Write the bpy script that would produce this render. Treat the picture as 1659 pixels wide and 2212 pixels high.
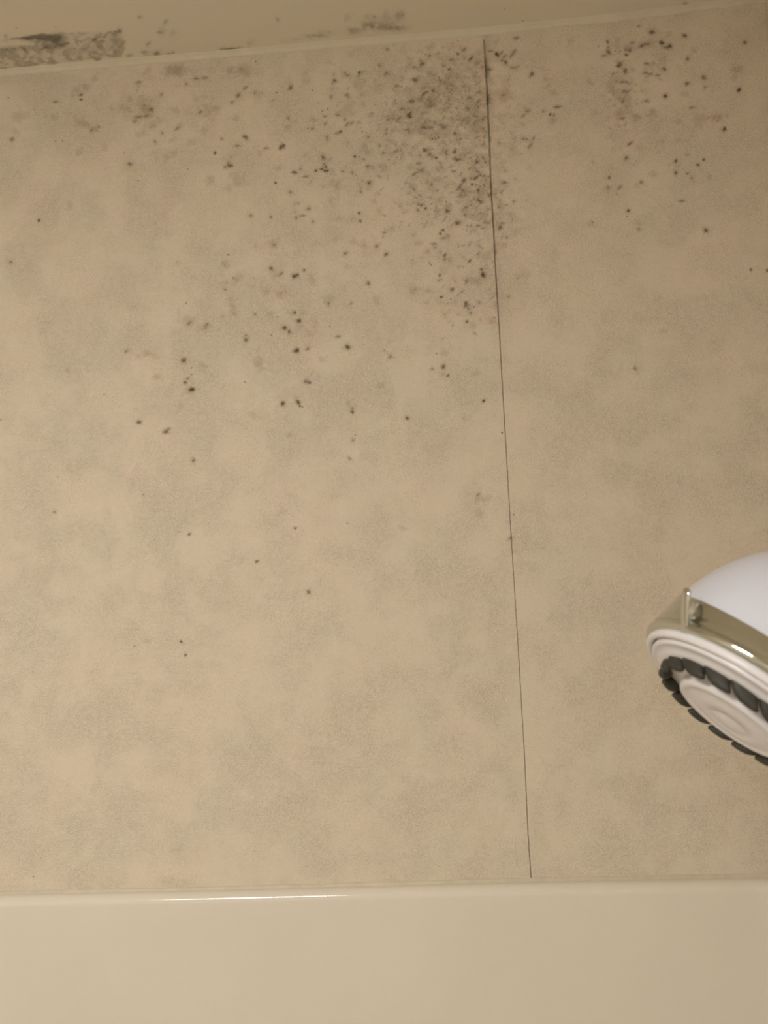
import bpy, bmesh, math, random
import numpy as np
from mathutils import Matrix, Vector
S = bpy.context.scene
for o in list(bpy.data.objects): bpy.data.objects.remove(o)
PI = math.pi
# ------------------------------------------------------------------ camera
F = 1661.0; CX, CY = 829.5, 1106.0
CAMZ = 1.90
PITCH, YAW, ROLL = 0.02592283, 0.06342581, -0.05184037
def rotm():
    cy, sy, cp, sp, cr, sr = (math.cos(YAW), math.sin(YAW), math.cos(PITCH), math.sin(PITCH), math.cos(ROLL), math.sin(ROLL))
    Rz = np.array([[cy, -sy, 0], [sy, cy, 0], [0, 0, 1]]); Rx = np.array([[1, 0, 0], [0, cp, -sp], [0, sp, cp]])
    B = np.array([[1., 0, 0], [0, 0, -1], [0, 1, 0]]); Rr = np.array([[cr, -sr, 0], [sr, cr, 0], [0, 0, 1]])
    return Rz @ Rx @ B @ Rr
R = rotm(); CAM = np.array([0, 0, CAMZ])
cd = bpy.data.cameras.new('camera'); co = bpy.data.objects.new('camera', cd); S.collection.objects.link(co)
M4 = Matrix([list(R[i]) + [CAM[i]] for i in range(3)] + [[0, 0, 0, 1]]); co.matrix_world = M4
cd.sensor_width = 36; cd.sensor_fit = 'AUTO'; cd.lens = F / 2212 * 36; cd.clip_start = 0.01
cd.dof.use_dof = True; cd.dof.focus_distance = 0.765; cd.dof.aperture_fstop = 8.5
S.camera = co
# ------------------------------------------------------------------ world, exposure, lamp values
w = bpy.data.worlds.new('world'); S.world = w; w.use_nodes = True
w.node_tree.nodes['Background'].inputs[0].default_value = (0.02, 0.018, 0.015, 1)
w.node_tree.nodes['Background'].inputs[1].default_value = 0.3
S.view_settings.view_transform = 'Standard'; S.view_settings.look = 'None'
S.view_settings.gamma = 1; S.view_settings.use_curve_mapping = False
S.view_settings.exposure = 0.0
LAMP = dict(x=-0.51, y=-0.34, r=0.20, power=33.0, col=(1.04, 1.035, 1.0))
try:
    S.cycles.use_denoising = True; S.cycles.max_bounces = 8; S.cycles.diffuse_bounces = 6; S.cycles.glossy_bounces = 3
    S.cycles.use_adaptive_sampling = True; S.cycles.adaptive_threshold = 0.05; S.cycles.adaptive_min_samples = 16
    S.cycles.sample_clamp_indirect = 4.0
except Exception: pass

# ------------------------------------------------------------------ helpers
def new_obj(name, me, parent=None, **kw):
    o = bpy.data.objects.new(name, me); S.collection.objects.link(o)
    if parent: o.parent = parent
    for k, v in kw.items(): o[k] = v
    return o
def from_bm(name, bm, mat, parent=None, smooth=True, **kw):
    bmesh.ops.recalc_face_normals(bm, faces=bm.faces[:])
    me = bpy.data.meshes.new(name); bm.to_mesh(me); bm.free()
    me.materials.append(mat)
    for p in me.polygons: p.use_smooth = smooth
    return new_obj(name, me, parent, **kw)
def grid_mesh(name, P, mat, attrs=None, flip=False, smooth=True):
    n, m = P.shape[:2]
    me = bpy.data.meshes.new(name)
    idx = np.arange(n * m).reshape(n, m)
    q = np.stack([idx[:-1, :-1], idx[:-1, 1:], idx[1:, 1:], idx[1:, :-1]], -1).reshape(-1, 4)
    if flip: q = q[:, ::-1]
    me.vertices.add(n * m); me.vertices.foreach_set('co', P.reshape(-1).astype(np.float32))
    me.loops.add(q.size); me.loops.foreach_set('vertex_index', q.reshape(-1).astype(np.int32))
    me.polygons.add(len(q)); me.polygons.foreach_set('loop_start', (np.arange(len(q)) * 4).astype(np.int32))
    me.polygons.foreach_set('loop_total', np.full(len(q), 4, np.int32))
    me.polygons.foreach_set('use_smooth', np.full(len(q), smooth))
    me.update(calc_edges=True)
    if attrs is not None:
        a = me.color_attributes.new('stain', 'FLOAT_COLOR', 'POINT')
        a.data.foreach_set('color', attrs.reshape(-1).astype(np.float32))
    me.materials.append(mat)
    return me
def project(P):
    c = (P - CAM) @ R
    z = np.minimum(c[..., 2], -1e-3)
    return CX + F * c[..., 0] / -z, CY - F * c[..., 1] / -z
def vnoise(x, y, seed=0):
    xi = np.floor(x).astype(np.int64); yi = np.floor(y).astype(np.int64)
    fx = x - xi; fy = y - yi; fx = fx * fx * (3 - 2 * fx); fy = fy * fy * (3 - 2 * fy)
    def h(a, b):
        v = (a * 374761393 + b * 668265263 + seed * 974711) & 0xffffffff
        v = ((v ^ (v >> 13)) * 1274126177) & 0xffffffff
        return ((v ^ (v >> 16)) & 0xffff) / 65535.0
    return (h(xi, yi) * (1 - fx) + h(xi + 1, yi) * fx) * (1 - fy) + (h(xi, yi + 1) * (1 - fx) + h(xi + 1, yi + 1) * fx) * fy
def fbm(x, y, oc=4, seed=0):
    s = 0; a = .5; t = 0
    for i in range(oc):
        s = s + a * vnoise(x * 2 ** i, y * 2 ** i, seed + i * 17); t += a; a *= .55
    return s / t

# ------------------------------------------------------------------ node helpers
def mat_new(name):
    m = bpy.data.materials.new(name); m.use_nodes = True
    return m, m.node_tree, m.node_tree.nodes['Principled BSDF']
def nd(nt, t, **kw):
    n = nt.nodes.new(t)
    for k, v in kw.items():
        if k.startswith('i_'):
            n.inputs[int(k[2:]) if k[2:].isdigit() else k[2:].replace('_', ' ')].default_value = v
        else: setattr(n, k, v)
    return n
def mixc(nt, fac, a, b, blend='MIX'):
    n = nt.nodes.new('ShaderNodeMix'); n.data_type = 'RGBA'; n.blend_type = blend
    for s, v in ((n.inputs[0], fac), (n.inputs[6], a), (n.inputs[7], b)):
        if hasattr(v, 'is_output') or isinstance(v, bpy.types.NodeSocket): nt.links.new(v, s)
        elif isinstance(v, (int, float)): s.default_value = v
        else: s.default_value = (*v, 1)
    return n.outputs[2]
def math_(nt, op, a, b=None, c=None, clamp=False):
    n = nt.nodes.new('ShaderNodeMath'); n.operation = op; n.use_clamp = clamp
    for s, v in zip(n.inputs, (a, b, c)):
        if v is None: continue
        if isinstance(v, bpy.types.NodeSocket): nt.links.new(v, s)
        else: s.default_value = v
    return n.outputs[0]
def noise(nt, co, scale, detail=3, rough=.5, dist=0.0, out=0):
    n = nt.nodes.new('ShaderNodeTexNoise'); nt.links.new(co, n.inputs['Vector'])
    n.inputs['Scale'].default_value = scale; n.inputs['Detail'].default_value = detail
    n.inputs['Roughness'].default_value = rough; n.inputs['Distortion'].default_value = dist
    return n.outputs[out]
def ramp(nt, v, lo, hi):
    n = nt.nodes.new('ShaderNodeMapRange'); nt.links.new(v, n.inputs[0])
    n.inputs[1].default_value = lo; n.inputs[2].default_value = hi; n.interpolation_type = 'SMOOTHSTEP'
    return n.outputs[0]

def make_wall_material():
    m, nt, b = mat_new('embossed_wallboard')
    co = nd(nt, 'ShaderNodeTexCoord').outputs['Object']
    # mottled print of the board: warm and greenish beige clouds
    n1 = ramp(nt, noise(nt, co, 13, 5, .62, .6), .40, .60)
    n2 = ramp(nt, noise(nt, co, 34, 5, .65, .4), .38, .66)
    n3 = ramp(nt, noise(nt, co, 130, 4, .7, .8), .35, .68)
    c = mixc(nt, n1, WALL_A, WALL_B)
    c = mixc(nt, math_(nt, 'MULTIPLY', n2, .6), c, WALL_C)
    c = mixc(nt, math_(nt, 'MULTIPLY', n3, .25), c, WALL_D)
    # fine fleck: light and shade of the relief put into colour, denser in patches
    pf = math_(nt, 'MULTIPLY_ADD', ramp(nt, noise(nt, co, 20, 4, .68, .3), .40, .62), .75, .25)
    fk = ramp(nt, noise(nt, co, 680, 2, .7, 1.2), .44, .68)
    c = mixc(nt, math_(nt, 'MULTIPLY', math_(nt, 'MULTIPLY', fk, pf), .62), c, WALL_E)
    fl = ramp(nt, noise(nt, co, 900, 2, .7, 1.0), .58, .74)
    c = mixc(nt, math_(nt, 'MULTIPLY', math_(nt, 'MULTIPLY', fl, pf), .5), c, WALL_F)
    at = nd(nt, 'ShaderNodeAttribute', attribute_name='stain')
    sep = nd(nt, 'ShaderNodeSeparateColor'); nt.links.new(at.outputs['Color'], sep.inputs[0])
    c = mixc(nt, sep.outputs[1], c, (.54, .38, .27))
    c = mixc(nt, sep.outputs[2], c, (.27, .19, .11))
    c = mixc(nt, sep.outputs[0], c, (.085, .050, .018))
    nt.links.new(c, b.inputs['Base Color'])
    b.inputs['Roughness'].default_value = .55; b.inputs['Specular IOR Level'].default_value = .3
    # embossed short curls, in patches
    warp = nd(nt, 'ShaderNodeTexNoise'); nt.links.new(co, warp.inputs['Vector']); warp.inputs['Scale'].default_value = 160; warp.inputs['Detail'].default_value = 1
    vm = nd(nt, 'ShaderNodeVectorMath', operation='MULTIPLY_ADD'); nt.links.new(warp.outputs['Color'], vm.inputs[0]); vm.inputs[1].default_value = (.004, .004, .004); nt.links.new(co, vm.inputs[2])
    r1 = noise(nt, vm.outputs[0], 420, 1, .6, .5)
    r1 = ramp(nt, math_(nt, 'ABSOLUTE', math_(nt, 'SUBTRACT', r1, .5)), 0.0, .09)
    r2 = noise(nt, vm.outputs[0], 820, 2, .65, .6)
    patch = ramp(nt, noise(nt, co, 22, 2, .65), .36, .64)
    patch = math_(nt, 'MULTIPLY_ADD', patch, .62, .38)
    hgt = math_(nt, 'MULTIPLY', math_(nt, 'ADD', math_(nt, 'MULTIPLY', r1, .28), math_(nt, 'MULTIPLY', r2, 1.25)), patch)
    bp = nd(nt, 'ShaderNodeBump'); bp.inputs['Strength'].default_value = 1.0; bp.inputs['Distance'].default_value = BUMP
    nt.links.new(hgt, bp.inputs['Height']); nt.links.new(bp.outputs[0], b.inputs['Normal'])
    return m
BUMP = .00060
WALL_A = (.725, .63, .505); WALL_B = (.70, .63, .50); WALL_C = (.75, .638, .525); WALL_D = (.66, .575, .455); WALL_E = (.53, .435, .32); WALL_F = (.90, .80, .66)
def make_plain(name, col, rough, var=.04, scale=20, bump=0, bscale=400, metal=0, spec=.5):
    m, nt, b = mat_new(name)
    co = nd(nt, 'ShaderNodeTexCoord').outputs['Object']
    c = mixc(nt, ramp(nt, noise(nt, co, scale, 3), .3, .7), tuple(x * (1 - var) for x in col), tuple(min(1, x * (1 + var)) for x in col))
    nt.links.new(c, b.inputs['Base Color']); b.inputs['Roughness'].default_value = rough
    b.inputs['Metallic'].default_value = metal; b.inputs['Specular IOR Level'].default_value = spec
    if bump:
        bp = nd(nt, 'ShaderNodeBump'); bp.inputs['Distance'].default_value = bump
        nt.links.new(noise(nt, co, bscale, 2), bp.inputs['Height']); nt.links.new(bp.outputs[0], b.inputs['Normal'])
    return m
def make_ceiling_material():
    m, nt, b = mat_new('ceiling_paint')
    co = nd(nt, 'ShaderNodeTexCoord').outputs['Object']
    c = mixc(nt, ramp(nt, noise(nt, co, 14, 3), .35, .65), CEIL_A, CEIL_B)
    at = nd(nt, 'ShaderNodeAttribute', attribute_name='stain')
    sep = nd(nt, 'ShaderNodeSeparateColor'); nt.links.new(at.outputs['Color'], sep.inputs[0])
    c = mixc(nt, sep.outputs[1], c, (.50, .36, .25))
    c = mixc(nt, sep.outputs[2], c, (.24, .21, .15))
    c = mixc(nt, sep.outputs[0], c, (.05, .042, .024))
    nt.links.new(c, b.inputs['Base Color']); b.inputs['Roughness'].default_value = .7
    bp = nd(nt, 'ShaderNodeBump'); bp.inputs['Distance'].default_value = .0012
    nt.links.new(sep.outputs[1], bp.inputs['Height']); nt.links.new(bp.outputs[0], b.inputs['Normal'])
    return m
CEIL_A = (.80, .74, .62); CEIL_B = (.78, .73, .63)
M_wall = make_wall_material(); M_ceil = make_ceiling_material()
M_caulk = make_plain('caulk', (.58, .51, .39), .5, .05, 60, .0002, 900)
M_bead = make_plain('ceiling_bead', (.67, .60, .475), .5, .03, 60, .0001, 500)
M_sur = make_plain('gloss_acrylic', (.74, .68, .59), .12, .015, 8, .00003, 900, spec=.55)
M_floor = make_plain('floor_vinyl', (.74, .69, .61), .5, .1, 12)
M_room = make_plain('room_paint', (.86, .83, .78), .6, .03, 6)
M_white = make_plain('white_plastic', (.70, .72, .82), .28, .01, 30)
M_face = make_plain('white_face_plastic', (.76, .74, .76), .30, .02, 60)
M_rub = make_plain('grey_rubber', (.036, .033, .024), .6, .15, 200)
M_chr = make_plain('chrome', (.62, .64, .60), .10, .03, 30, metal=1)

# ------------------------------------------------------------------ where the board meets ceiling and surround
WY = 0.75; XR = 0.3437; XL = -1.16; YF = -1.25
def zceil(x):   # slightly sagging ceiling line above the board
    return CAMZ - .0016 + np.interp(x, [-1.16, -.4177, -.2243, .0092, .0775, .2031, .2584, .3437], [.494, .4923, .4908, .4894, .4892, .4908, .4925, .4950])
def zsur(x):
    return CAMZ + np.interp(x, [-1.16, -.4512, -.2556, -.0661, .0759, .2948, .3437], [-.3402, -.3406, -.3412, -.3405, -.3403, -.3415, -.3415])

# ------------------------------------------------------------------ stains: lists of spots read off the wall
H_, W_ = 2000, 1700
DK = np.zeros((H_, W_), np.float32); TN = np.zeros_like(DK); GR = np.zeros_like(DK)
rng = np.random.default_rng(7)
def splat(L, x, y, r, a, el=1.0, ang=0.0, rag=.5):
    rr = int(r * max(el, 1) * 3.2 + 3)
    x0, x1, y0, y1 = int(x) - rr, int(x) + rr, int(y) - rr, int(y) + rr
    if x0 < 0 or y0 < 0 or x1 >= W_ or y1 >= H_:
        x0, y0, x1, y1 = max(x0, 0), max(y0, 0), min(x1, W_ - 1), min(y1, H_ - 1)
        if x1 <= x0 or y1 <= y0: return
    yy, xx = np.mgrid[y0:y1, x0:x1].astype(np.float32)
    dx, dy = xx - x, yy - y; c, s = math.cos(ang), math.sin(ang)
    u = (dx * c + dy * s) / el; v = -dx * s + dy * c
    k = 1.3 / max(r, 1.5)
    nn = fbm(xx * k + rng.uniform(0, 500), yy * k + rng.uniform(0, 500), 2, 3)
    d = np.sqrt(u * u + v * v) / r * (1 + rag * (nn - .5) * 2.2)
    val = a * np.exp(-(d ** 3.0) * .8)
    L[y0:y1, x0:x1] = 1 - (1 - L[y0:y1, x0:x1]) * (1 - np.clip(val, 0, 1))
def spots(txt, ox, oy, sc):
    # x,y[code]  codes: d dark, D dark large, s soft, S soft large, p rusty, P rusty large, w wide, / slanted, none medium
    for t in txt.split():
        code = ''
        while t[-1] in 'dDsSpPw/t': code = t[-1] + code; t = t[:-1]
        x, y = t.split(','); x = ox + float(x) / sc; y = oy + float(y) / sc
        ang = rng.uniform(-1.2, 1.2); el = rng.uniform(1, 1.6)
        if 'w' in code: el, ang = 2.6, -.1
        if '/' in code: el, ang = 2.6, -.75
        if 'D' in code: splat(DK, x, y, 3.6, .72, el, ang); splat(GR, x, y, 8, .35)
        elif 'd' in code: splat(DK, x, y, 2.5, .85, el, ang); splat(GR, x, y, 5, .3)
        elif 'S' in code: splat(GR, x, y, 11, .38, 1.3, ang, .8)
        elif 's' in code: splat(GR, x, y, 6.5, .35, 1.2, ang, .7)
        elif 'P' in code: splat(TN, x, y, 9, .5, 1.3, ang, .7); splat(DK, x, y, 2.2, .35)
        elif 'p' in code: splat(TN, x, y, 6, .45, 1.3, ang, .7); splat(DK, x, y, 1.6, .25)
        elif 't' in code: splat(DK, x, y, 1.5, .8)
        else: splat(DK, x, y, 2.3, .5, el, ang); splat(GR, x, y, 5.5, .3, 1.2, ang)
spots("36,422t 350,410d 350,430d 48,604 66,570s 75,500S 427,548 415,555s 232,508s 345,530S 372,540s 395,563 563,430s 530,465s 697,410 598,355w 595,370s 805,364 760,305S 745,308S 775,298s 770,310s 848,340w 885,336w 615,460S 640,470S 655,475D 625,455P 600,505w 583,525 660,535s 690,520s 632,502w 700,575 745,605s 592,580s 670,612 765,555/ 825,615s 345,655s 563,710w 558,705 597,780t 168,952d 300,880s 753,660s 958,600 1060,592D 1025,630w 928,661d 1003,442 1030,412D 1100,402 1062,305S 1065,320s 1040,300P 990,305s 1000,300s 1105,265t 845,428s 760,480s 865,485/ 1060,380/ 1120,405s 1255,380D 1255,360s 1195,400t 1245,510 1246,547s 1325,347s 1350,390t 1318,318s 1445,350D 1435,362t 1500,325 1515,330s 1553,312d 1550,328 1567,362s 1535,365s 1518,237s 1500,410 1567,405s 1620,352s 1640,283 1628,380s 1430,420 1415,470t 1392,480t 1405,503 1405,535 1350,556 1330,555t 1355,520s 1460,497w 1490,517 1500,537/ 1520,532/ 1472,568d 1460,575w 1413,590 1413,604 1565,570t 1590,592 1607,490 1640,630 1655,662 1533,676d 1552,679t 1572,688 1590,717w 1610,727 1595,790D 1522,745 1217,633D 1210,640d 1225,628d 1230,640t 1397,680D 1400,708 1408,721d 1403,738d 1415,738d 1388,731d 1365,737d 1395,725t 1268,744d 1279,746d 1298,730 1322,763w 995,715D 985,712 1005,718t 972,722 810,730t 1020,770S 1050,590t 1190,790d 1255,832p 1255,830 1435,748s 1560,830 1455,810s 1480,740 1552,920d 1557,955d 1333,900p 1333,902 1273,880p 1276,915p 1280,940 1308,932w 1352,958 1083,932 1170,938 1083,930p 1465,940p 1640,912p 1500,470S 985,815s 915,780s 905,770p 1000,680p 985,700p 240,610t 270,607t 455,635s 410,560s 370,375s 330,390S 380,380s 410,340s 240,440w 620,575p 650,550p 720,680s 900,480S 780,545s 1020,510s 560,480p 640,300s 1120,660s 880,560s 930,470s 1150,640w", 0, 0, 2)
spots("12,213 8,318/ 180,235t 195,241 190,208s 205,200s 130,290 165,276D 135,345D 158,262 112,262s 55,372w 175,358s 118,382s 75,375t 318,233d 345,214/ 295,197s 318,177t 290,258w 378,250/ 372,256/ 350,247s 240,250s 255,283 280,299d 312,325s 315,330s 265,350s 250,355s 395,270s 410,265s 425,290 172,405/ 185,397t 212,394 215,430s 210,425s 75,470 118,437w 125,432s 110,490/ 108,498D 110,506d 15,518t 35,515s 65,510/ 10,560 8,578 105,540s 100,560w 107,572 165,550w 200,552w 185,450s 180,460s 305,577D 222,600 208,600t 235,595t 260,550/ 245,540w 330,600t 175,648D 195,668/ 225,682d 50,655w 30,665s 55,680t 20,690t 305,655D 268,655/ 270,667 325,688w 308,688w 115,722s 150,706w 162,735 132,752/ 125,800s 130,817 205,797 205,820s 235,725s 240,768t 145,880 158,885w 178,900d 145,908 150,858s 205,880t 268,872t 272,912D 255,995d 315,965D 318,958s 345,778D 330,800/ 320,815/ 380,797d 400,765/ 393,770/ 405,820d 300,740w 375,770 370,655s 400,690t 400,702/ 403,740s 415,755t 430,760w 440,780s 445,800s 430,800t 430,830s 365,885s 355,895 348,910s 350,930 410,867d 418,876/ 375,975 405,975w 375,886t 485,180s 490,237D 486,234d 505,230/ 520,243/ 510,262w 525,270D 550,240/ 562,222/ 555,292w 535,345t 638,320D 570,165w 805,175s 892,355s 528,410S 515,412P 620,480w 600,500/ 687,480 717,494d 733,497 742,463w 755,460w 728,525s 728,515p 600,600 615,603 645,597 630,630/ 500,790s 520,790w 490,820s 510,890s 495,895 500,880s 560,870 500,945t 500,985D 510,965w 965,180d 925,200t 968,205 970,226D 950,240w 1000,220t 1005,175s 1020,277D 1012,286d 1018,270s 1040,308D 1045,237d 1043,215 1060,217D 1072,185w 1050,205s 1100,113 1112,198D 1155,140D 1160,135P 1158,185s 1135,190w 1140,190p 1198,185D 1200,187d 1230,201D 1237,200d 1215,205w 1233,143s 1298,155D 1210,299D 1185,285s 1310,254D 1338,215s 1380,336D 1385,377 1310,362/ 1305,360 1300,407s 1215,415D 1215,414d 1558,183D 1533,388D 1532,389d 1470,558D 1471,557d 1435,500s 1440,522t 1368,525S 1425,510P 1525,300s 1538,299s 1512,302s 1520,333s 1045,682D 1062,620/ 1062,622p 1035,394w 1052,397/ 1048,355 1030,355w 1035,430s 1030,440 1050,435s 1030,510w 1030,515p 1100,508s 1135,437w 1132,275w 1155,281s 1060,480s 1110,787 1112,788p 1260,695d 1260,746D 1275,603s 1355,713d 1330,770 1018,810/ 972,768d 968,810 965,818p 1405,765s 1055,911d 1050,935t 893,960s 1287,868w 1100,990 1390,997D 1450,510s 1480,500p 1330,465w 1130,300s 1180,325w 1130,315w 1150,320w 1160,485s 1270,525s 990,340s 1010,345s 980,380s 990,400s 1005,420s 1015,500s 700,340p 710,370p 730,400s 560,640s 600,540p 1100,640p 1090,800p 900,700p 460,220w 455,300w 460,345s", 830, 0, 2)
spots("570,55S 570,57 380,100t 557,155D 580,182p 600,178/ 655,190D 668,183d 655,188d 697,163d 728,187s 430,185p 410,200p 410,208p 365,217s 365,245 200,302t 388,288s 400,318p 400,345P 353,360p 215,383S 213,385/ 280,400P 287,392 275,405s 490,349 555,345s 585,360t 657,342d 643,345s 674,377D 676,377d 613,408D 616,406d 633,423d 638,432s 720,433P 690,345p 748,380p 680,400p 805,400t 895,304 800,305 805,285S 560,437t 452,437t 452,457D 452,445s 840,443w 665,503D 668,500d 660,503w 712,492p 712,495 880,487D 880,488d 878,490s 770,537s 505,545S 500,560s 190,543D 190,545p 75,613s 205,620 195,637d 222,667D 224,666d 228,665d 215,668P 270,567s 222,575t 222,603t 446,635t 703,632D 719,637d 728,603t 608,725D 606,726d 671,718D 673,722d 679,736d 690,740t 900,745 901,763d 899,760 883,725s 1035,501t 1060,527s 1060,528 1255,515t 1290,515s 1283,571D 1280,603p 1303,608d 1237,581 1422,597s 1018,650s 1132,789d 1130,786 1453,714d 1530,848t 903,881 912,858t 887,957 230,965 123,835/ 112,846w 110,845p 178,733s 5,806 0,525p 40,515p 60,520p 1035,5 870,92p 870,93 875,147s 1003,62P 1003,62 1042,97/ 1042,96 905,45s 967,219D 1225,132t 1213,90p 1245,52w 1250,68 1272,10d 1285,28w 1290,100d 1290,117 1395,124d 1268,184d 1265,207 1285,170s 1322,245D 1275,277d 1315,285t 1335,300s 1380,312D 1378,300d 1388,322t 1413,319t 1400,345 1435,300 1383,380d 1407,397s 1440,373p 1485,380P 1500,380p 1450,180D 1445,160d 1455,188D 1448,183d 1465,105S 1502,75s 1430,222s 1395,205S 1335,210P 1165,245P 1215,300s 1347,350p 1600,192s 1560,275 1180,50s 1310,125s 1500,265s 590,270s 600,260P 620,255p 1290,350P 1310,380p 1270,300p 740,400p 160,130p 30,515p 950,60P 830,30p 370,145s 360,135s 540,250s 730,215s 1000,290s 1150,250s", 300, 500, 1.952)
spots("118,1106 124,1030t 310,1068t 418,995 2,907t 667,1279D 391,1386d 401,1415d 290,1396t 318,1383s 409,1154d 387,1149t 638,1141d 555,1213d 750,1131t 1033,1068/ 1052,1078s 1036,1110s 1034,1078s 1110,1112t 1372,796 1372,796s 1657,584d 1622,583d 1525,497 1357,455 1085,935t 1103,1163p 1103,1163 299,912D 360,933p 358,933 225,852t 84,476t 145,800p 340,815s 275,757p 272,760 492,550t 503,600t 22,566p 24,566 28,300 545,895s 870,1140s 1430,715s 1380,480s 1520,345d 1460,348 1485,375 72,1894t 625,940p 1280,480t 1045,866d 1003,905s", 0, 0, 1)
# crowded colony left of the seam
def seam_px(y):
    return np.interp(y, [60, 87, 172, 245, 317, 416, 500, 600, 705, 823, 1000, 1130, 1400, 1640, 1800, 1896, 1990], [1045, 1046, 1051.6, 1055, 1057.6, 1062, 1067, 1072, 1078.7, 1085, 1095.6, 1103, 1120, 1134, 1141, 1147.6, 1153])
for (cx, cy, sx, sy, n, am) in ((985, 215, 55, 55, 330, .30), (900, 320, 80, 90, 150, .30), (960, 430, 70, 70, 110, .32), (1040, 370, 22, 90, 120, .4), (1000, 620, 40, 55, 26, .4), (860, 250, 90, 60, 70, .28),
                             (1110, 330, 30, 130, 40, .26), (1345, 200, 30, 60, 60, .3), (1400, 150, 50, 40, 22, .3), (770, 170, 60, 50, 16, .3), (720, 320, 60, 60, 16, .3), (1060, 470, 30, 70, 40, .4), (300, 230, 70, 50, 26, .2), (1370, 330, 60, 80, 20, .22)):
    for _ in range(n):
        x, y = rng.normal(cx, sx), rng.normal(cy, sy)
        if y < 95: continue
        if cx < 1050 and x > seam_px(y) - 2: continue
        splat(DK, x, y, rng.uniform(1.2, 2.5), am * rng.uniform(.3, 1.25), rng.uniform(1, 2.6), rng.choice([-.6, -.9, .5, rng.uniform(-1.5, 1.5)]), .8)
        if rng.random() < .35: splat(GR, x + rng.normal(0, 3), y + rng.normal(0, 3), rng.uniform(4, 8), .22, 1.3, rng.uniform(-1, 1), .8)
yy, xx = np.mgrid[0:H_, 0:W_].astype(np.float32)
def G(cx, cy, sx, sy): return np.exp(-((xx - cx) / sx) ** 2 - ((yy - cy) / sy) ** 2)
nf = fbm(xx / 14, yy / 14, 4, 5); nl = fbm(xx / 60, yy / 60, 3, 9)
fine = np.abs(fbm((xx + 14 * nf) / 5, (yy + 14 * nf) / 5, 2, 21) - .5)
fil = np.clip(1 - fine / .05, 0, 1)
dens = np.clip(G(990, 210, 110, 90) + .7 * G(930, 260, 150, 120) * (xx < seam_px(yy)) + .6 * G(1060, 380, 60, 130) + .5 * G(1060, 210, 40, 120) + .4 * G(1350, 220, 60, 100), 0, 1)
GR = 1 - (1 - GR) * (1 - np.clip(dens * (np.clip(nf - .45, 0, 1) * 1.8), 0, .26))
GR = 1 - (1 - GR) * (1 - np.clip(dens * fil * .28, 0, 1))
GR = 1 - (1 - GR) * (1 - np.clip((G(160, 210, 260, 60) * .12 + G(310, 250, 80, 60) * .15 + G(400, 150, 40, 16) * .25 + G(530, 155, 50, 18) * .25) * np.clip(nf * 1.6 - .35, 0, 1), 0, .5))
TN = 1 - (1 - TN) * (1 - np.clip((G(1350, 60, 160, 60) + G(1560, 120, 90, 120) + .8 * G(1350, 350, 60, 160) + .6 * G(900, 150, 200, 60) + .7 * G(60, 520, 120, 100) + .5 * G(700, 530, 260, 60) + .5 * G(200, 740, 150, 60) + .5 * G(1000, 680, 90, 70)) * np.clip(nl * 2.6 - 1.25, 0, 1) * .30, 0, .4))
# grime that gathers along the seam
sd = xx - seam_px(yy)
top = np.clip((900 - yy) / 700, 0, 1)
GR = 1 - (1 - GR) * (1 - np.exp(-((sd - 3) / (4 + 9 * nl)) ** 2) * top * np.clip(nl * 2.2 - .7, 0, 1) * .55)
hw = np.interp(yy[:, :1], [84, 90, 160, 300, 500, 700, 900, 1200, 1800, 1897, 1899], [0, 1.8, 2.1, 1.8, 1.5, 1.1, .75, .55, .75, .9, 0]).astype(np.float32)
wob = (fbm(yy[:, :1] / 17, yy[:, :1] * 0, 3, 31) - .5) * 2.4
line = np.clip(1.3 - np.abs(sd - wob * np.clip((1100 - yy[:, :1]) / 900, .35, 1)) / np.maximum(hw, .01), 0, 1) * (hw > 0.05)
tone = np.interp(yy[:, :1], [80, 200, 500, 900, 1500, 1900], [.50, .66, .66, .70, .66, .78]) * (.8 + .5 * fbm(yy[:, :1] / 30, yy[:, :1] * 0, 2, 44))
DK = 1 - (1 - DK) * (1 - np.clip(line * tone, 0, .95))
for (x, y, r, a) in ((1052, 152, 6, .5), (1055, 213, 5, .55), (1050, 130, 4, .35), (1060, 300, 3, .3), (1061, 400, 4, .3), (1066, 470, 4, .3), (1071, 545, 3, .4)):
    splat(DK, x, y, r, a, 2.2, 1.5)
STW = np.stack([DK * .96, TN * .75, GR * .66], -1)
# stains on the ceiling next to the bead
DK = np.zeros((260, W_), np.float32); TN = np.zeros_like(DK); GR = np.zeros_like(DK); H_ = 260
yy, xx = np.mgrid[0:260, 0:W_].astype(np.float32)
n1 = fbm(xx / 16 + yy / 30, yy / 9, 4, 71); n2 = fbm(xx / 13 - yy / 15, yy / 9 + xx / 22, 4, 72); n3 = fbm(xx / 30, yy / 12, 3, 73)
up = np.interp(xx, [0, 40, 70, 130, 200, 262, 275], [86, 83, 74, 69, 67, 64, 82]) + (n1 - .5) * 10
lo = np.interp(xx, [0, 110, 122, 175, 200, 262, 275], [152, 143, 137, 132, 128, 124, 105]) + (n2 - .5) * 4
inside = np.clip((yy - up) / 5, 0, 1) * np.clip((lo - yy) / 3, 0, 1) * np.clip((272 + 16 * (n1 - .5) - xx) / 10, 0, 1)
gap = np.exp(-((yy - 96 + xx * .04) / 8) ** 2) * np.clip((88 - xx) / 30, 0, 1)
body = inside * (1 - gap)
GR = np.clip(body * (.12 + np.clip(n2 - .42, 0, 1) * 1.5 + np.clip(n1 - .5, 0, 1) * .7), 0, .42)
arm = np.exp(-((yy - np.interp(xx, [0, 40, 85, 130, 160], [86, 82, 79, 84, 92])) / np.interp(xx, [0, 40, 85, 130, 150], [2, 3, 9, 17, 14])) ** 2) * np.clip((152 - xx) / 25, 0, 1) * np.clip((xx + 10) / 40, 0, 1)
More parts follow.
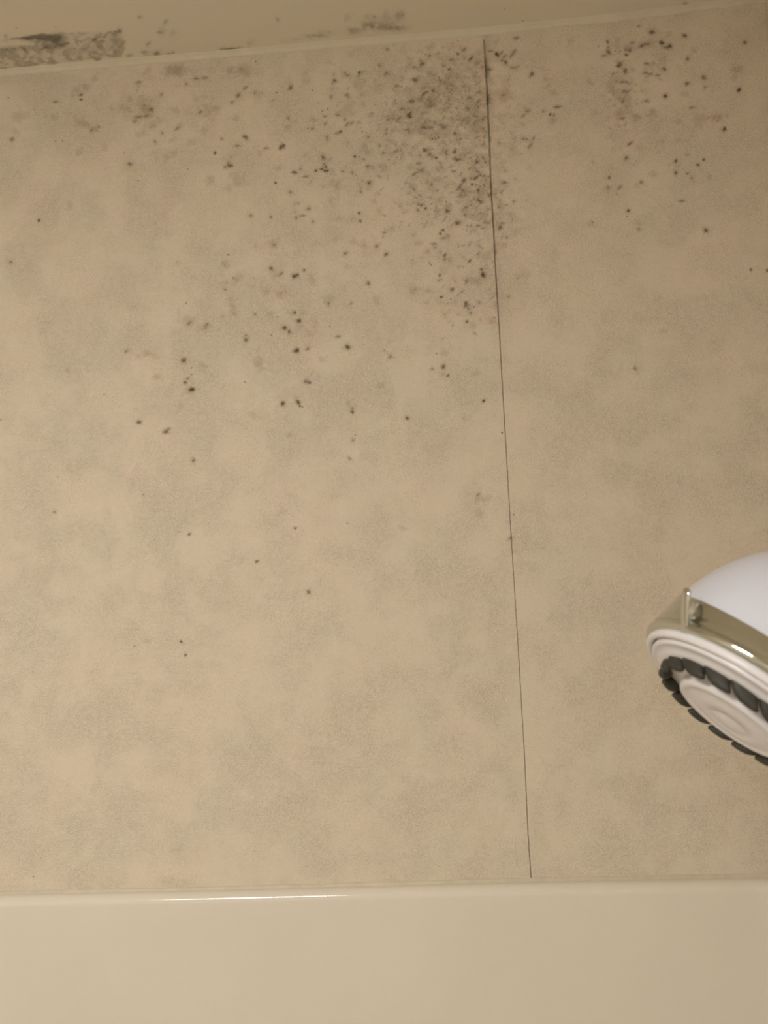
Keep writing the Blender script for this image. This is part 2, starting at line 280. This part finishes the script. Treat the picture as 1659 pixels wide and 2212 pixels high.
band = np.exp(-((yy - np.interp(xx, [0, 60, 130], [110, 104, 100])) / 6) ** 2) * np.clip((140 - xx) / 30, 0, 1)
DK = np.clip(np.clip(arm, 0, 1) * (.42 + .6 * n2) * 1.15 + band * (.18 + .5 * n2) * .8, 0, .7) * np.clip(inside * 1.3 + arm * .6, 0, 1)
DK = 1 - (1 - DK) * (1 - .55 * np.exp(-((yy - np.interp(xx, [0, 110, 122], [151, 143, 138])) / 1.8) ** 2) * np.clip((128 - xx) / 14, 0, 1) * np.clip(n3 * 2 - .3, 0, 1))
DK = DK.astype(np.float32); GR = GR.astype(np.float32)
streak = np.clip(fbm((xx + yy * .9) / 9, (xx - yy * .8) / 34, 3, 88) - .45, 0, 1) * 3
GR = 1 - (1 - GR) * (1 - np.clip(inside * np.clip((xx - 140) / 30, 0, 1) * streak * .35, 0, .4))
TN = np.clip(body * np.clip(n2 - .5, 0, 1) * 1.6, 0, .45).astype(np.float32)
for (x, y, sx, sy, a) in ((760, 67, 14, 8, .6), (800, 56, 26, 12, .6), (850, 58, 28, 9, .7), (862, 34, 10, 12, .6), (832, 40, 14, 8, .35), (680, 78, 22, 5, .55), (705, 70, 20, 8, .3), (620, 87, 14, 5, .25), (645, 84, 12, 3, .3)):
    e = np.exp(-((xx - x) / sx) ** 2 - ((yy - y) / sy) ** 2)
    GR = 1 - (1 - GR) * (1 - np.clip(e * a * np.clip(n2 * 2.6 - .6, .1, 1.2), 0, .7))
DK0, GR0 = DK, GR; DK = np.zeros_like(DK0); GR = np.zeros_like(GR0)
spots("302,37 258,66D 210,82/ 205,85/ 217,82t 352,67s 372,72s 345,70w 311,113w 318,117s 340,115D 336,116w 365,117w 374,114 279,120w 213,128D 207,128d 478,107 485,106w 500,105w 540,95s 515,104w 600,42 750,38s 793,35s 808,36 834,30s 860,30 870,32 12,78 120,58t 35,60t 358,47/ 320,95/ 1090,20t 1480,8w 1130,45t", 0, 0, 1)
DK = 1 - (1 - DK0) * (1 - DK * .62); GR = 1 - (1 - GR0) * (1 - GR * .6)
e = np.exp(-((yy - (106 - (xx - 480) * .03)) / 1.3) ** 2) * np.clip((xx - 484) / 6, 0, 1) * np.clip((548 - xx) / 40, 0, 1); DK = 1 - (1 - DK) * (1 - e * .6)
STC = np.stack([DK, TN, GR], -1)
def sample(L, px, py):
    h, w = L.shape[:2]
    ok = (px > 0) & (px < w - 2) & (py > 0) & (py < h - 2)
    x = np.clip(px, 0, w - 2.01); y = np.clip(py, 0, h - 2.01)
    xi = x.astype(int); yi = y.astype(int); fx = (x - xi)[..., None]; fy = (y - yi)[..., None]
    v = (L[yi, xi] * (1 - fx) + L[yi, xi + 1] * fx) * (1 - fy) + (L[yi + 1, xi] * (1 - fx) + L[yi + 1, xi + 1] * fx) * fy
    v = v * ok[..., None]
    return np.concatenate([v, np.ones(v.shape[:-1] + (1,))], -1)

# ------------------------------------------------------------------ the setting
STEP = .0006
XS = .0745
cols = np.concatenate([[XL, -.9, -.7, -.52], np.arange(-.47, XS - .004, STEP), np.arange(XS - .004, XS + .004, .0003), np.arange(XS + .004, XR - .0001, STEP), [XR]])
zt = np.concatenate([[0, .4, .8, 1.2, 1.45], np.linspace(1.53, 2.42, 1450)[:]])
zt = (zt / 2.42)
X = np.broadcast_to(cols, (len(zt), len(cols))); Z = zt[:, None] * zceil(X)
P = np.stack([X, np.full_like(X, WY), Z], -1)
px, py = project(P)
A = sample(STW, px, py)
# shallow open joint between the two boards
sdist = (px - seam_px(np.clip(py, 60, 1990)))
hwv = np.interp(py, [84, 90, 300, 700, 900, 1900, 1903], [0, 2.0, 2.0, 1.4, 1.0, 1.1, 0])
P[..., 1] += np.where((Z > 1.5) & (hwv > 0), .0012 * np.clip(1.5 - np.abs(sdist) / np.maximum(hwv, .01), 0, 1), 0)
me = grid_mesh('wall_back', P, M_wall, A)
new_obj('wall_back', me, kind='structure', label='beige mottled embossed wallboard with black mould spots and a vertical joint')
# right and left walls carry the same board
def sheet(name, pts, mat):
    bm = bmesh.new(); bm.faces.new([bm.verts.new(p) for p in pts])
    return from_bm(name, bm, mat, smooth=False, kind='structure')
ZC = float(zceil(XR))
sheet('wall_right', [(XR, WY, 0), (XR, YF, 0), (XR, YF, ZC), (XR, WY, ZC)], M_wall)
sheet('wall_left', [(XL, YF, 0), (XL, WY, 0), (XL, WY, float(zceil(XL))), (XL, YF, float(zceil(XL)))], M_wall)
sheet('wall_front', [(XR, YF, 0), (XL, YF, 0), (XL, YF, float(zceil(XL))), (XR, YF, ZC)], M_room)
sheet('floor', [(XL, YF, 0), (XR, YF, 0), (XR, WY, 0), (XL, WY, 0)], M_floor)
xc = np.concatenate([[XL, -.8, -.5], np.arange(-.45, XR - .0001, .0009), [XR]])
yc = np.concatenate([[YF, -.6, 0, .3, .55], np.arange(.60, WY, .0008), [WY]])
Xc, Yc = np.meshgrid(xc, yc)
Pc = np.stack([Xc, Yc, zceil(Xc)], -1)
px, py = project(Pc)
new_obj('ceiling', grid_mesh('ceiling', Pc, M_ceil, sample(STC, px, py)), kind='structure')

# caulk bead under the ceiling
def sweep(name, xs, prof, mat, **kw):
    P = np.array([prof(x) for x in xs])
    return new_obj(name, grid_mesh(name, P, mat), **kw)
def bead(x):
    z = float(zceil(x)); j = .0006 * (fbm(np.array([x * 45.]), np.array([3.]), 3, 5)[0] - .5)
    wv = .0054 + j * 2; wc = .0048 + j
    return [(x, WY + .0005, z - wv), (x, WY - .0008, z - wv + .0002), (x, WY - .0016, z - wv * .62), (x, WY - .0028, z - wv * .28), (x, WY - wc * .9, z - .0007), (x, WY - wc, z + .0003)]
sweep('trim_1', np.linspace(XL, XR, 420), bead, M_bead, kind='structure')
def joint(x):
    z = float(zsur(x)); g = .0008 * (fbm(np.array([x * 30.]), np.array([9.]), 3, 7)[0] - .5)
    h = .0026 + (x + .4) * .0016 + g
    return [(x, WY + .0005, z + h), (x, WY - .0004, z + h - .0003), (x, WY - .0010, z + h * .6), (x, WY - .0017, z + h * .25), (x, WY - .0022, z - .0004)]
sweep('trim_2', np.linspace(XL, XR, 420), joint, M_caulk, kind='structure')

# glossy surround: U shaped, rounded top lip, rounded inner corners
TH = .0125; RR = .0085; RC = .055
path = []   # (back xy, front xy)
yb = YF + .55
for y in np.linspace(yb, WY - TH - RC, 12): path.append(((XL, y), (XL + TH, y)))
for a in np.linspace(0, PI / 2, 17)[1:-1]:
    f = (XL + TH + RC - RC * math.cos(a), WY - TH - RC + RC * math.sin(a))
    b_ = (XL, f[1]) if a < PI / 4 else (f[0], WY)
    if abs(a - PI / 4) < 1e-6: b_ = (XL, WY)
    path.append((b_, f))
for x in np.linspace(XL + TH + RC, XR - TH - RC, 160): path.append(((x, WY), (x, WY - TH)))
for a in np.linspace(PI / 2, 0, 17)[1:-1]:
    f = (XR - TH - RC + RC * math.cos(a), WY - TH - RC + RC * math.sin(a))
    b_ = (XR, f[1]) if a < PI / 4 else (f[0], WY)
    if abs(a - PI / 4) < 1e-6: b_ = (XR, WY)
    path.append((b_, f))
for y in np.linspace(WY - TH - RC, yb, 12): path.append(((XR, y), (XR - TH, y)))
rows = []
for (b_, f) in path:
    z = float(zsur(min(b_[0], XR))); d = Vector((b_[0] - f[0], b_[1] - f[1])); L = d.length; d.normalize()
    r = [(b_[0], b_[1], z - .0002)]
    if L > RR * 1.3: r.append((f[0] + d.x * (RR + (L - RR) * .5), f[1] + d.y * (RR + (L - RR) * .5), z))
    else: r.append((b_[0] - d.x * .001, b_[1] - d.y * .001, z))
    for k in range(0, 13):
        a = k / 12 * PI / 2
        r.append((f[0] + d.x * RR * (1 - math.sin(a)), f[1] + d.y * RR * (1 - math.sin(a)), z - RR * (1 - math.cos(a))))
    for zz in (1.53, 1.50, 1.3, .9, .45, .0): r.append((f[0], f[1], zz))
    rows.append(r)
me = grid_mesh('shower_surround', np.array(rows), M_sur, flip=True)
so = new_obj('shower_surround', me, label='glossy cream acrylic shower surround with rounded top lip below the mouldy board', category='shower surround')

# ------------------------------------------------------------------ ceiling lamp (behind the camera, to the left)
M_emit, nt, b = mat_new('lamp_diffuser')
b.inputs['Base Color'].default_value = (.8, .8, .8, 1); b.inputs['Emission Color'].default_value = (*LAMP['col'], 1); b.inputs['Emission Strength'].default_value = LAMP['power']
lz = float(zceil(LAMP['x']))
lamp = new_obj('ceiling_light', None, label='round shallow domed ceiling light with white rim', category='ceiling light')
lamp.location = (LAMP['x'], LAMP['y'], lz)
def lathe(prof, n=64, zf=None):
    bm = bmesh.new(); rings = []
    for (r, z) in prof:
        if r < 1e-6: rings.append([bm.verts.new((0, 0, z))])
        else: rings.append([bm.verts.new((r * math.cos(2 * PI * k / n), r * math.sin(2 * PI * k / n), z if zf is None else zf(r, z, 2 * PI * k / n))) for k in range(n)])
    for a, b_ in zip(rings, rings[1:]):
        for k in range(n):
            k2 = (k + 1) % n
            if len(a) == 1 and len(b_) == 1: break
            if len(a) == 1: bm.faces.new((a[0], b_[k], b_[k2]))
            elif len(b_) == 1: bm.faces.new((a[k], b_[0], a[k2]))
            else: bm.faces.new((a[k], b_[k], b_[k2], a[k2]))
    return bm
lr = LAMP['r']
from_bm('diffuser', lathe([(0, -.050), (lr * .35, -.048), (lr * .65, -.041), (lr * .88, -.028), (lr * .98, -.016), (lr, -.008)]), M_emit, lamp)
from_bm('rim', lathe([(lr, 0), (lr + .02, 0), (lr + .02, -.012), (lr + .014, -.016), (lr, -.016), (lr, -.012)]), M_room, lamp)

# ------------------------------------------------------------------ shower head
cc = np.array([0.20047232, -0.10669443, -0.42926534]); nn_ = np.array([-0.65880399, -0.72637762, 0.19583885])
cw = Vector(R @ cc + CAM); nw = Vector(R @ nn_); az = -nw; az.normalize()
tc = (Vector(CAM) - cw).normalized(); ym = (tc - az * tc.dot(az)).normalized(); xm = ym.cross(az)
head = new_obj('wall_shower', None, label='white domed shower head with chrome band and dark grey rubber nozzles', category='shower head')
head.matrix_world = Matrix(((xm.x, ym.x, az.x, cw.x), (xm.y, ym.y, az.y, cw.y), (xm.z, ym.z, az.z, cw.z), (0, 0, 0, 1)))
xi_ = (R.T @ np.array(xm))[0]; SX = 1 if xi_ < 0 else -1   # +1: local +x is left in the view
TH0 = 0 if SX > 0 else PI
def rprof(h):
    return float(np.interp(h, [0, .005, .015, .025, .0345, .0415, .049, .058, .0665, .075, .083, .092, .096], [.0635, .0637, .0630, .0620, .0606, .0590, .0568, .0534, .0492, .0438, .0370, .0270, .0180]))
hs = [.010 + .086 * i / 26 for i in range(27)]
from_bm('housing', lathe([(rprof(h) - .0006, h) for h in hs] + [(.0165, .0965), (.0165, .098), (0, .098)], 128), M_white, head, label='white domed back')
def bt(th):  # height of the chrome band's upper edge round the head
    return .0232 + .0080 * math.cos(th - TH0) - .0062 * math.sin(th) - .0032 * math.sin(2 * (th - TH0)) * SX
def band_z(r, z, th):
    if z < .006: return z
    return .006 + (z - .006) * (bt(th) - .006) / .020
bm = lathe([(.0585, .0012), (.0615, .0008), (.0634, .0022), (.0643, .0040), (.0640, .0056), (.0632, .0060), (.0629, .0085), (.0620, .013), (.0613, .017), (.0604, .021), (.0596, .0252), (.0588, .026), (.0575, .0255)], 128, band_z)
for v in bm.verts:   # keep the band on the body's flare
    if v.co.z > .0065:
        r = math.hypot(v.co.x, v.co.y)
        if r > .0583:
            k = rprof(v.co.z) / r; v.co.x *= k; v.co.y *= k
from_bm('chrome_band', bm, M_chr, head, label='polished chrome band')
from_bm('spray_ring', lathe([(.0570, .0050), (.0602, .0014), (.0608, .0000), (.0606, -.0016), (.0596, -.0027), (.0580, -.0029), (.0571, -.0022), (.0570, .0045)], 128), M_face, head, label='white rounded outer ring')
from_bm('face_plate', lathe([(.0572, .0050), (.0560, .0046), (.0557, -.0030), (.0553, -.0038), (.0545, -.0042), (.0530, -.0042), (.0526, -.0040), (.0490, -.0056), (.0475, -.0064), (.0380, -.0066), (.0362, -.0072), (.0345, -.0074), (0, -.0074)], 128), M_face, head, label='white spray face')
face = [o for o in head.children if o.name.startswith('face_plate')][0]
from_bm('centre_boss', lathe([(.0325, -.0070), (.0322, -.0112), (.0310, -.0128), (.0282, -.0130), (.0272, -.0124), (.0258, -.0122), (.0200, -.0136), (.0120, -.0146), (.0110, -.0140), (.0098, -.0142), (.0050, -.0152), (0, -.0154)], 96), M_face, face, label='raised white centre disc')
# rubber nozzle: a bevelled, slanted oval stub
def nozzle_mesh():
    bm = bmesh.new(); rings = []
    for (s, z, off) in ((1.0, -.0050, -.0012), (1.0, -.0070, .0002), (.97, -.0095, .0022), (.88, -.0116, .0044), (.66, -.0128, .0056), (.32, -.0132, .0060)):
        rings.append([bm.verts.new((.0030 * s * math.copysign(abs(math.cos(t)) ** .8, math.cos(t)), .0076 * s * math.copysign(abs(math.sin(t)) ** .8, math.sin(t)) + off, z)) for t in np.arange(20) * 2 * PI / 20])
    for a, b_ in zip(rings, rings[1:]):
        for k in range(20): bm.faces.new((a[k], a[(k + 1) % 20], b_[(k + 1) % 20], b_[k]))
    bm.faces.new(rings[-1]); bm.faces.new(rings[0][::-1])
    return bm
nz = None; NN = 18
for k in range(NN):
    th = 2 * PI * k / NN + .1
    if nz is None: o = nz = from_bm('nozzle', nozzle_mesh(), M_rub, face, label='dark grey rubber nozzle')
    else: o = nz.copy(); S.collection.objects.link(o)
    o.parent = face; o.location = (.0432 * math.cos(th), .0432 * math.sin(th), 0); o.rotation_euler = (0, 0, th + .1 * SX)
# spray mode lever: curved chrome tab standing out from the band
bm = bmesh.new(); rings = []
for (r, h, wd, tk) in ((.0605, .0005, .0026, .0014), (.0640, .0040, .0027, .0015), (.0680, .0078, .0028, .0016), (.0715, .0116, .0030, .0017), (.0746, .0152, .0031, .0018), (.0758, .0176, .0028, .0017), (.0757, .0188, .0014, .0009)):
    rings.append([bm.verts.new((r + tk * math.cos(t), wd * math.sin(t), h + tk * .3 * math.cos(t))) for t in np.arange(16) * 2 * PI / 16])
for a, b_ in zip(rings, rings[1:]):
    for k in range(16): bm.faces.new((a[k], a[(k + 1) % 16], b_[(k + 1) % 16], b_[k]))
bm.faces.new(rings[-1]); bm.faces.new(rings[0][::-1])
# web joining the tab to the band
w0 = [bm.verts.new(p) for p in ((.0600, -.0007, .003), (.0680, -.0007, .008), (.0735, -.0007, .0145), (.0590, -.0007, .020))]
w1 = [bm.verts.new((v.co.x, .0007, v.co.z)) for v in w0]
bm.faces.new(w0); bm.faces.new(w1[::-1])
for k in range(4): bm.faces.new((w0[k], w0[(k + 1) % 4], w1[(k + 1) % 4], w1[k]))
lev = from_bm('lever', bm, M_chr, head, label='chrome spray lever')
lev.rotation_euler = (0, 0, TH0 + SX * math.radians(46))
from_bm('swivel_collar', lathe([(.0150, .096), (.0175, .097), (.0180, .101), (.0165, .107), (.0130, .111), (.0110, .114), (0, .114)], 48), M_chr, head, label='chrome swivel collar')

# shower arm, from the swivel to the right wall
def tube(pts, rad, n=24):
    bm = bmesh.new(); rings = []; up = Vector((0, 0, 1))
    for i, p in enumerate(pts):
        t = (pts[min(i + 1, len(pts) - 1)] - pts[max(i - 1, 0)]).normalized(); u = t.cross(up).normalized(); v = t.cross(u)
        rings.append([bm.verts.new(p + rad * (math.cos(a) * u + math.sin(a) * v)) for a in [i * 2 * PI / n for i in range(n)]])
    for a, b_ in zip(rings, rings[1:]):
        for k in range(n): bm.faces.new((a[k], a[(k + 1) % n], b_[(k + 1) % n], b_[k]))
    bm.faces.new(rings[0]); bm.faces.new(rings[-1][::-1])
    return bm
p0 = cw + az * .110; p1 = cw + az * .134; p3 = Vector((XR, p1.y + .006, p1.z + .012)); p2 = Vector((XR - .03, p3.y, p3.z))
pts = [((1 - t) ** 3) * p0 + 3 * t * (1 - t) ** 2 * p1 + 3 * t * t * (1 - t) * p2 + t ** 3 * p3 for t in [i / 15 for i in range(16)]]
bm = tube(pts, .0095); pipe = from_bm('shower_arm', bm, M_chr, head, label='short chrome arm')
bm = lathe([(0, .0), (.028, .0), (.028, .003), (.020, .008), (.012, .010), (0, .010)], 48); bm.transform(Matrix.Translation(p3) @ Matrix.Rotation(-PI / 2, 4, 'Y'))
fl = from_bm('wall_flange', bm, M_chr, head)
for o in (pipe, fl): o.matrix_parent_inverse = head.matrix_world.inverted()
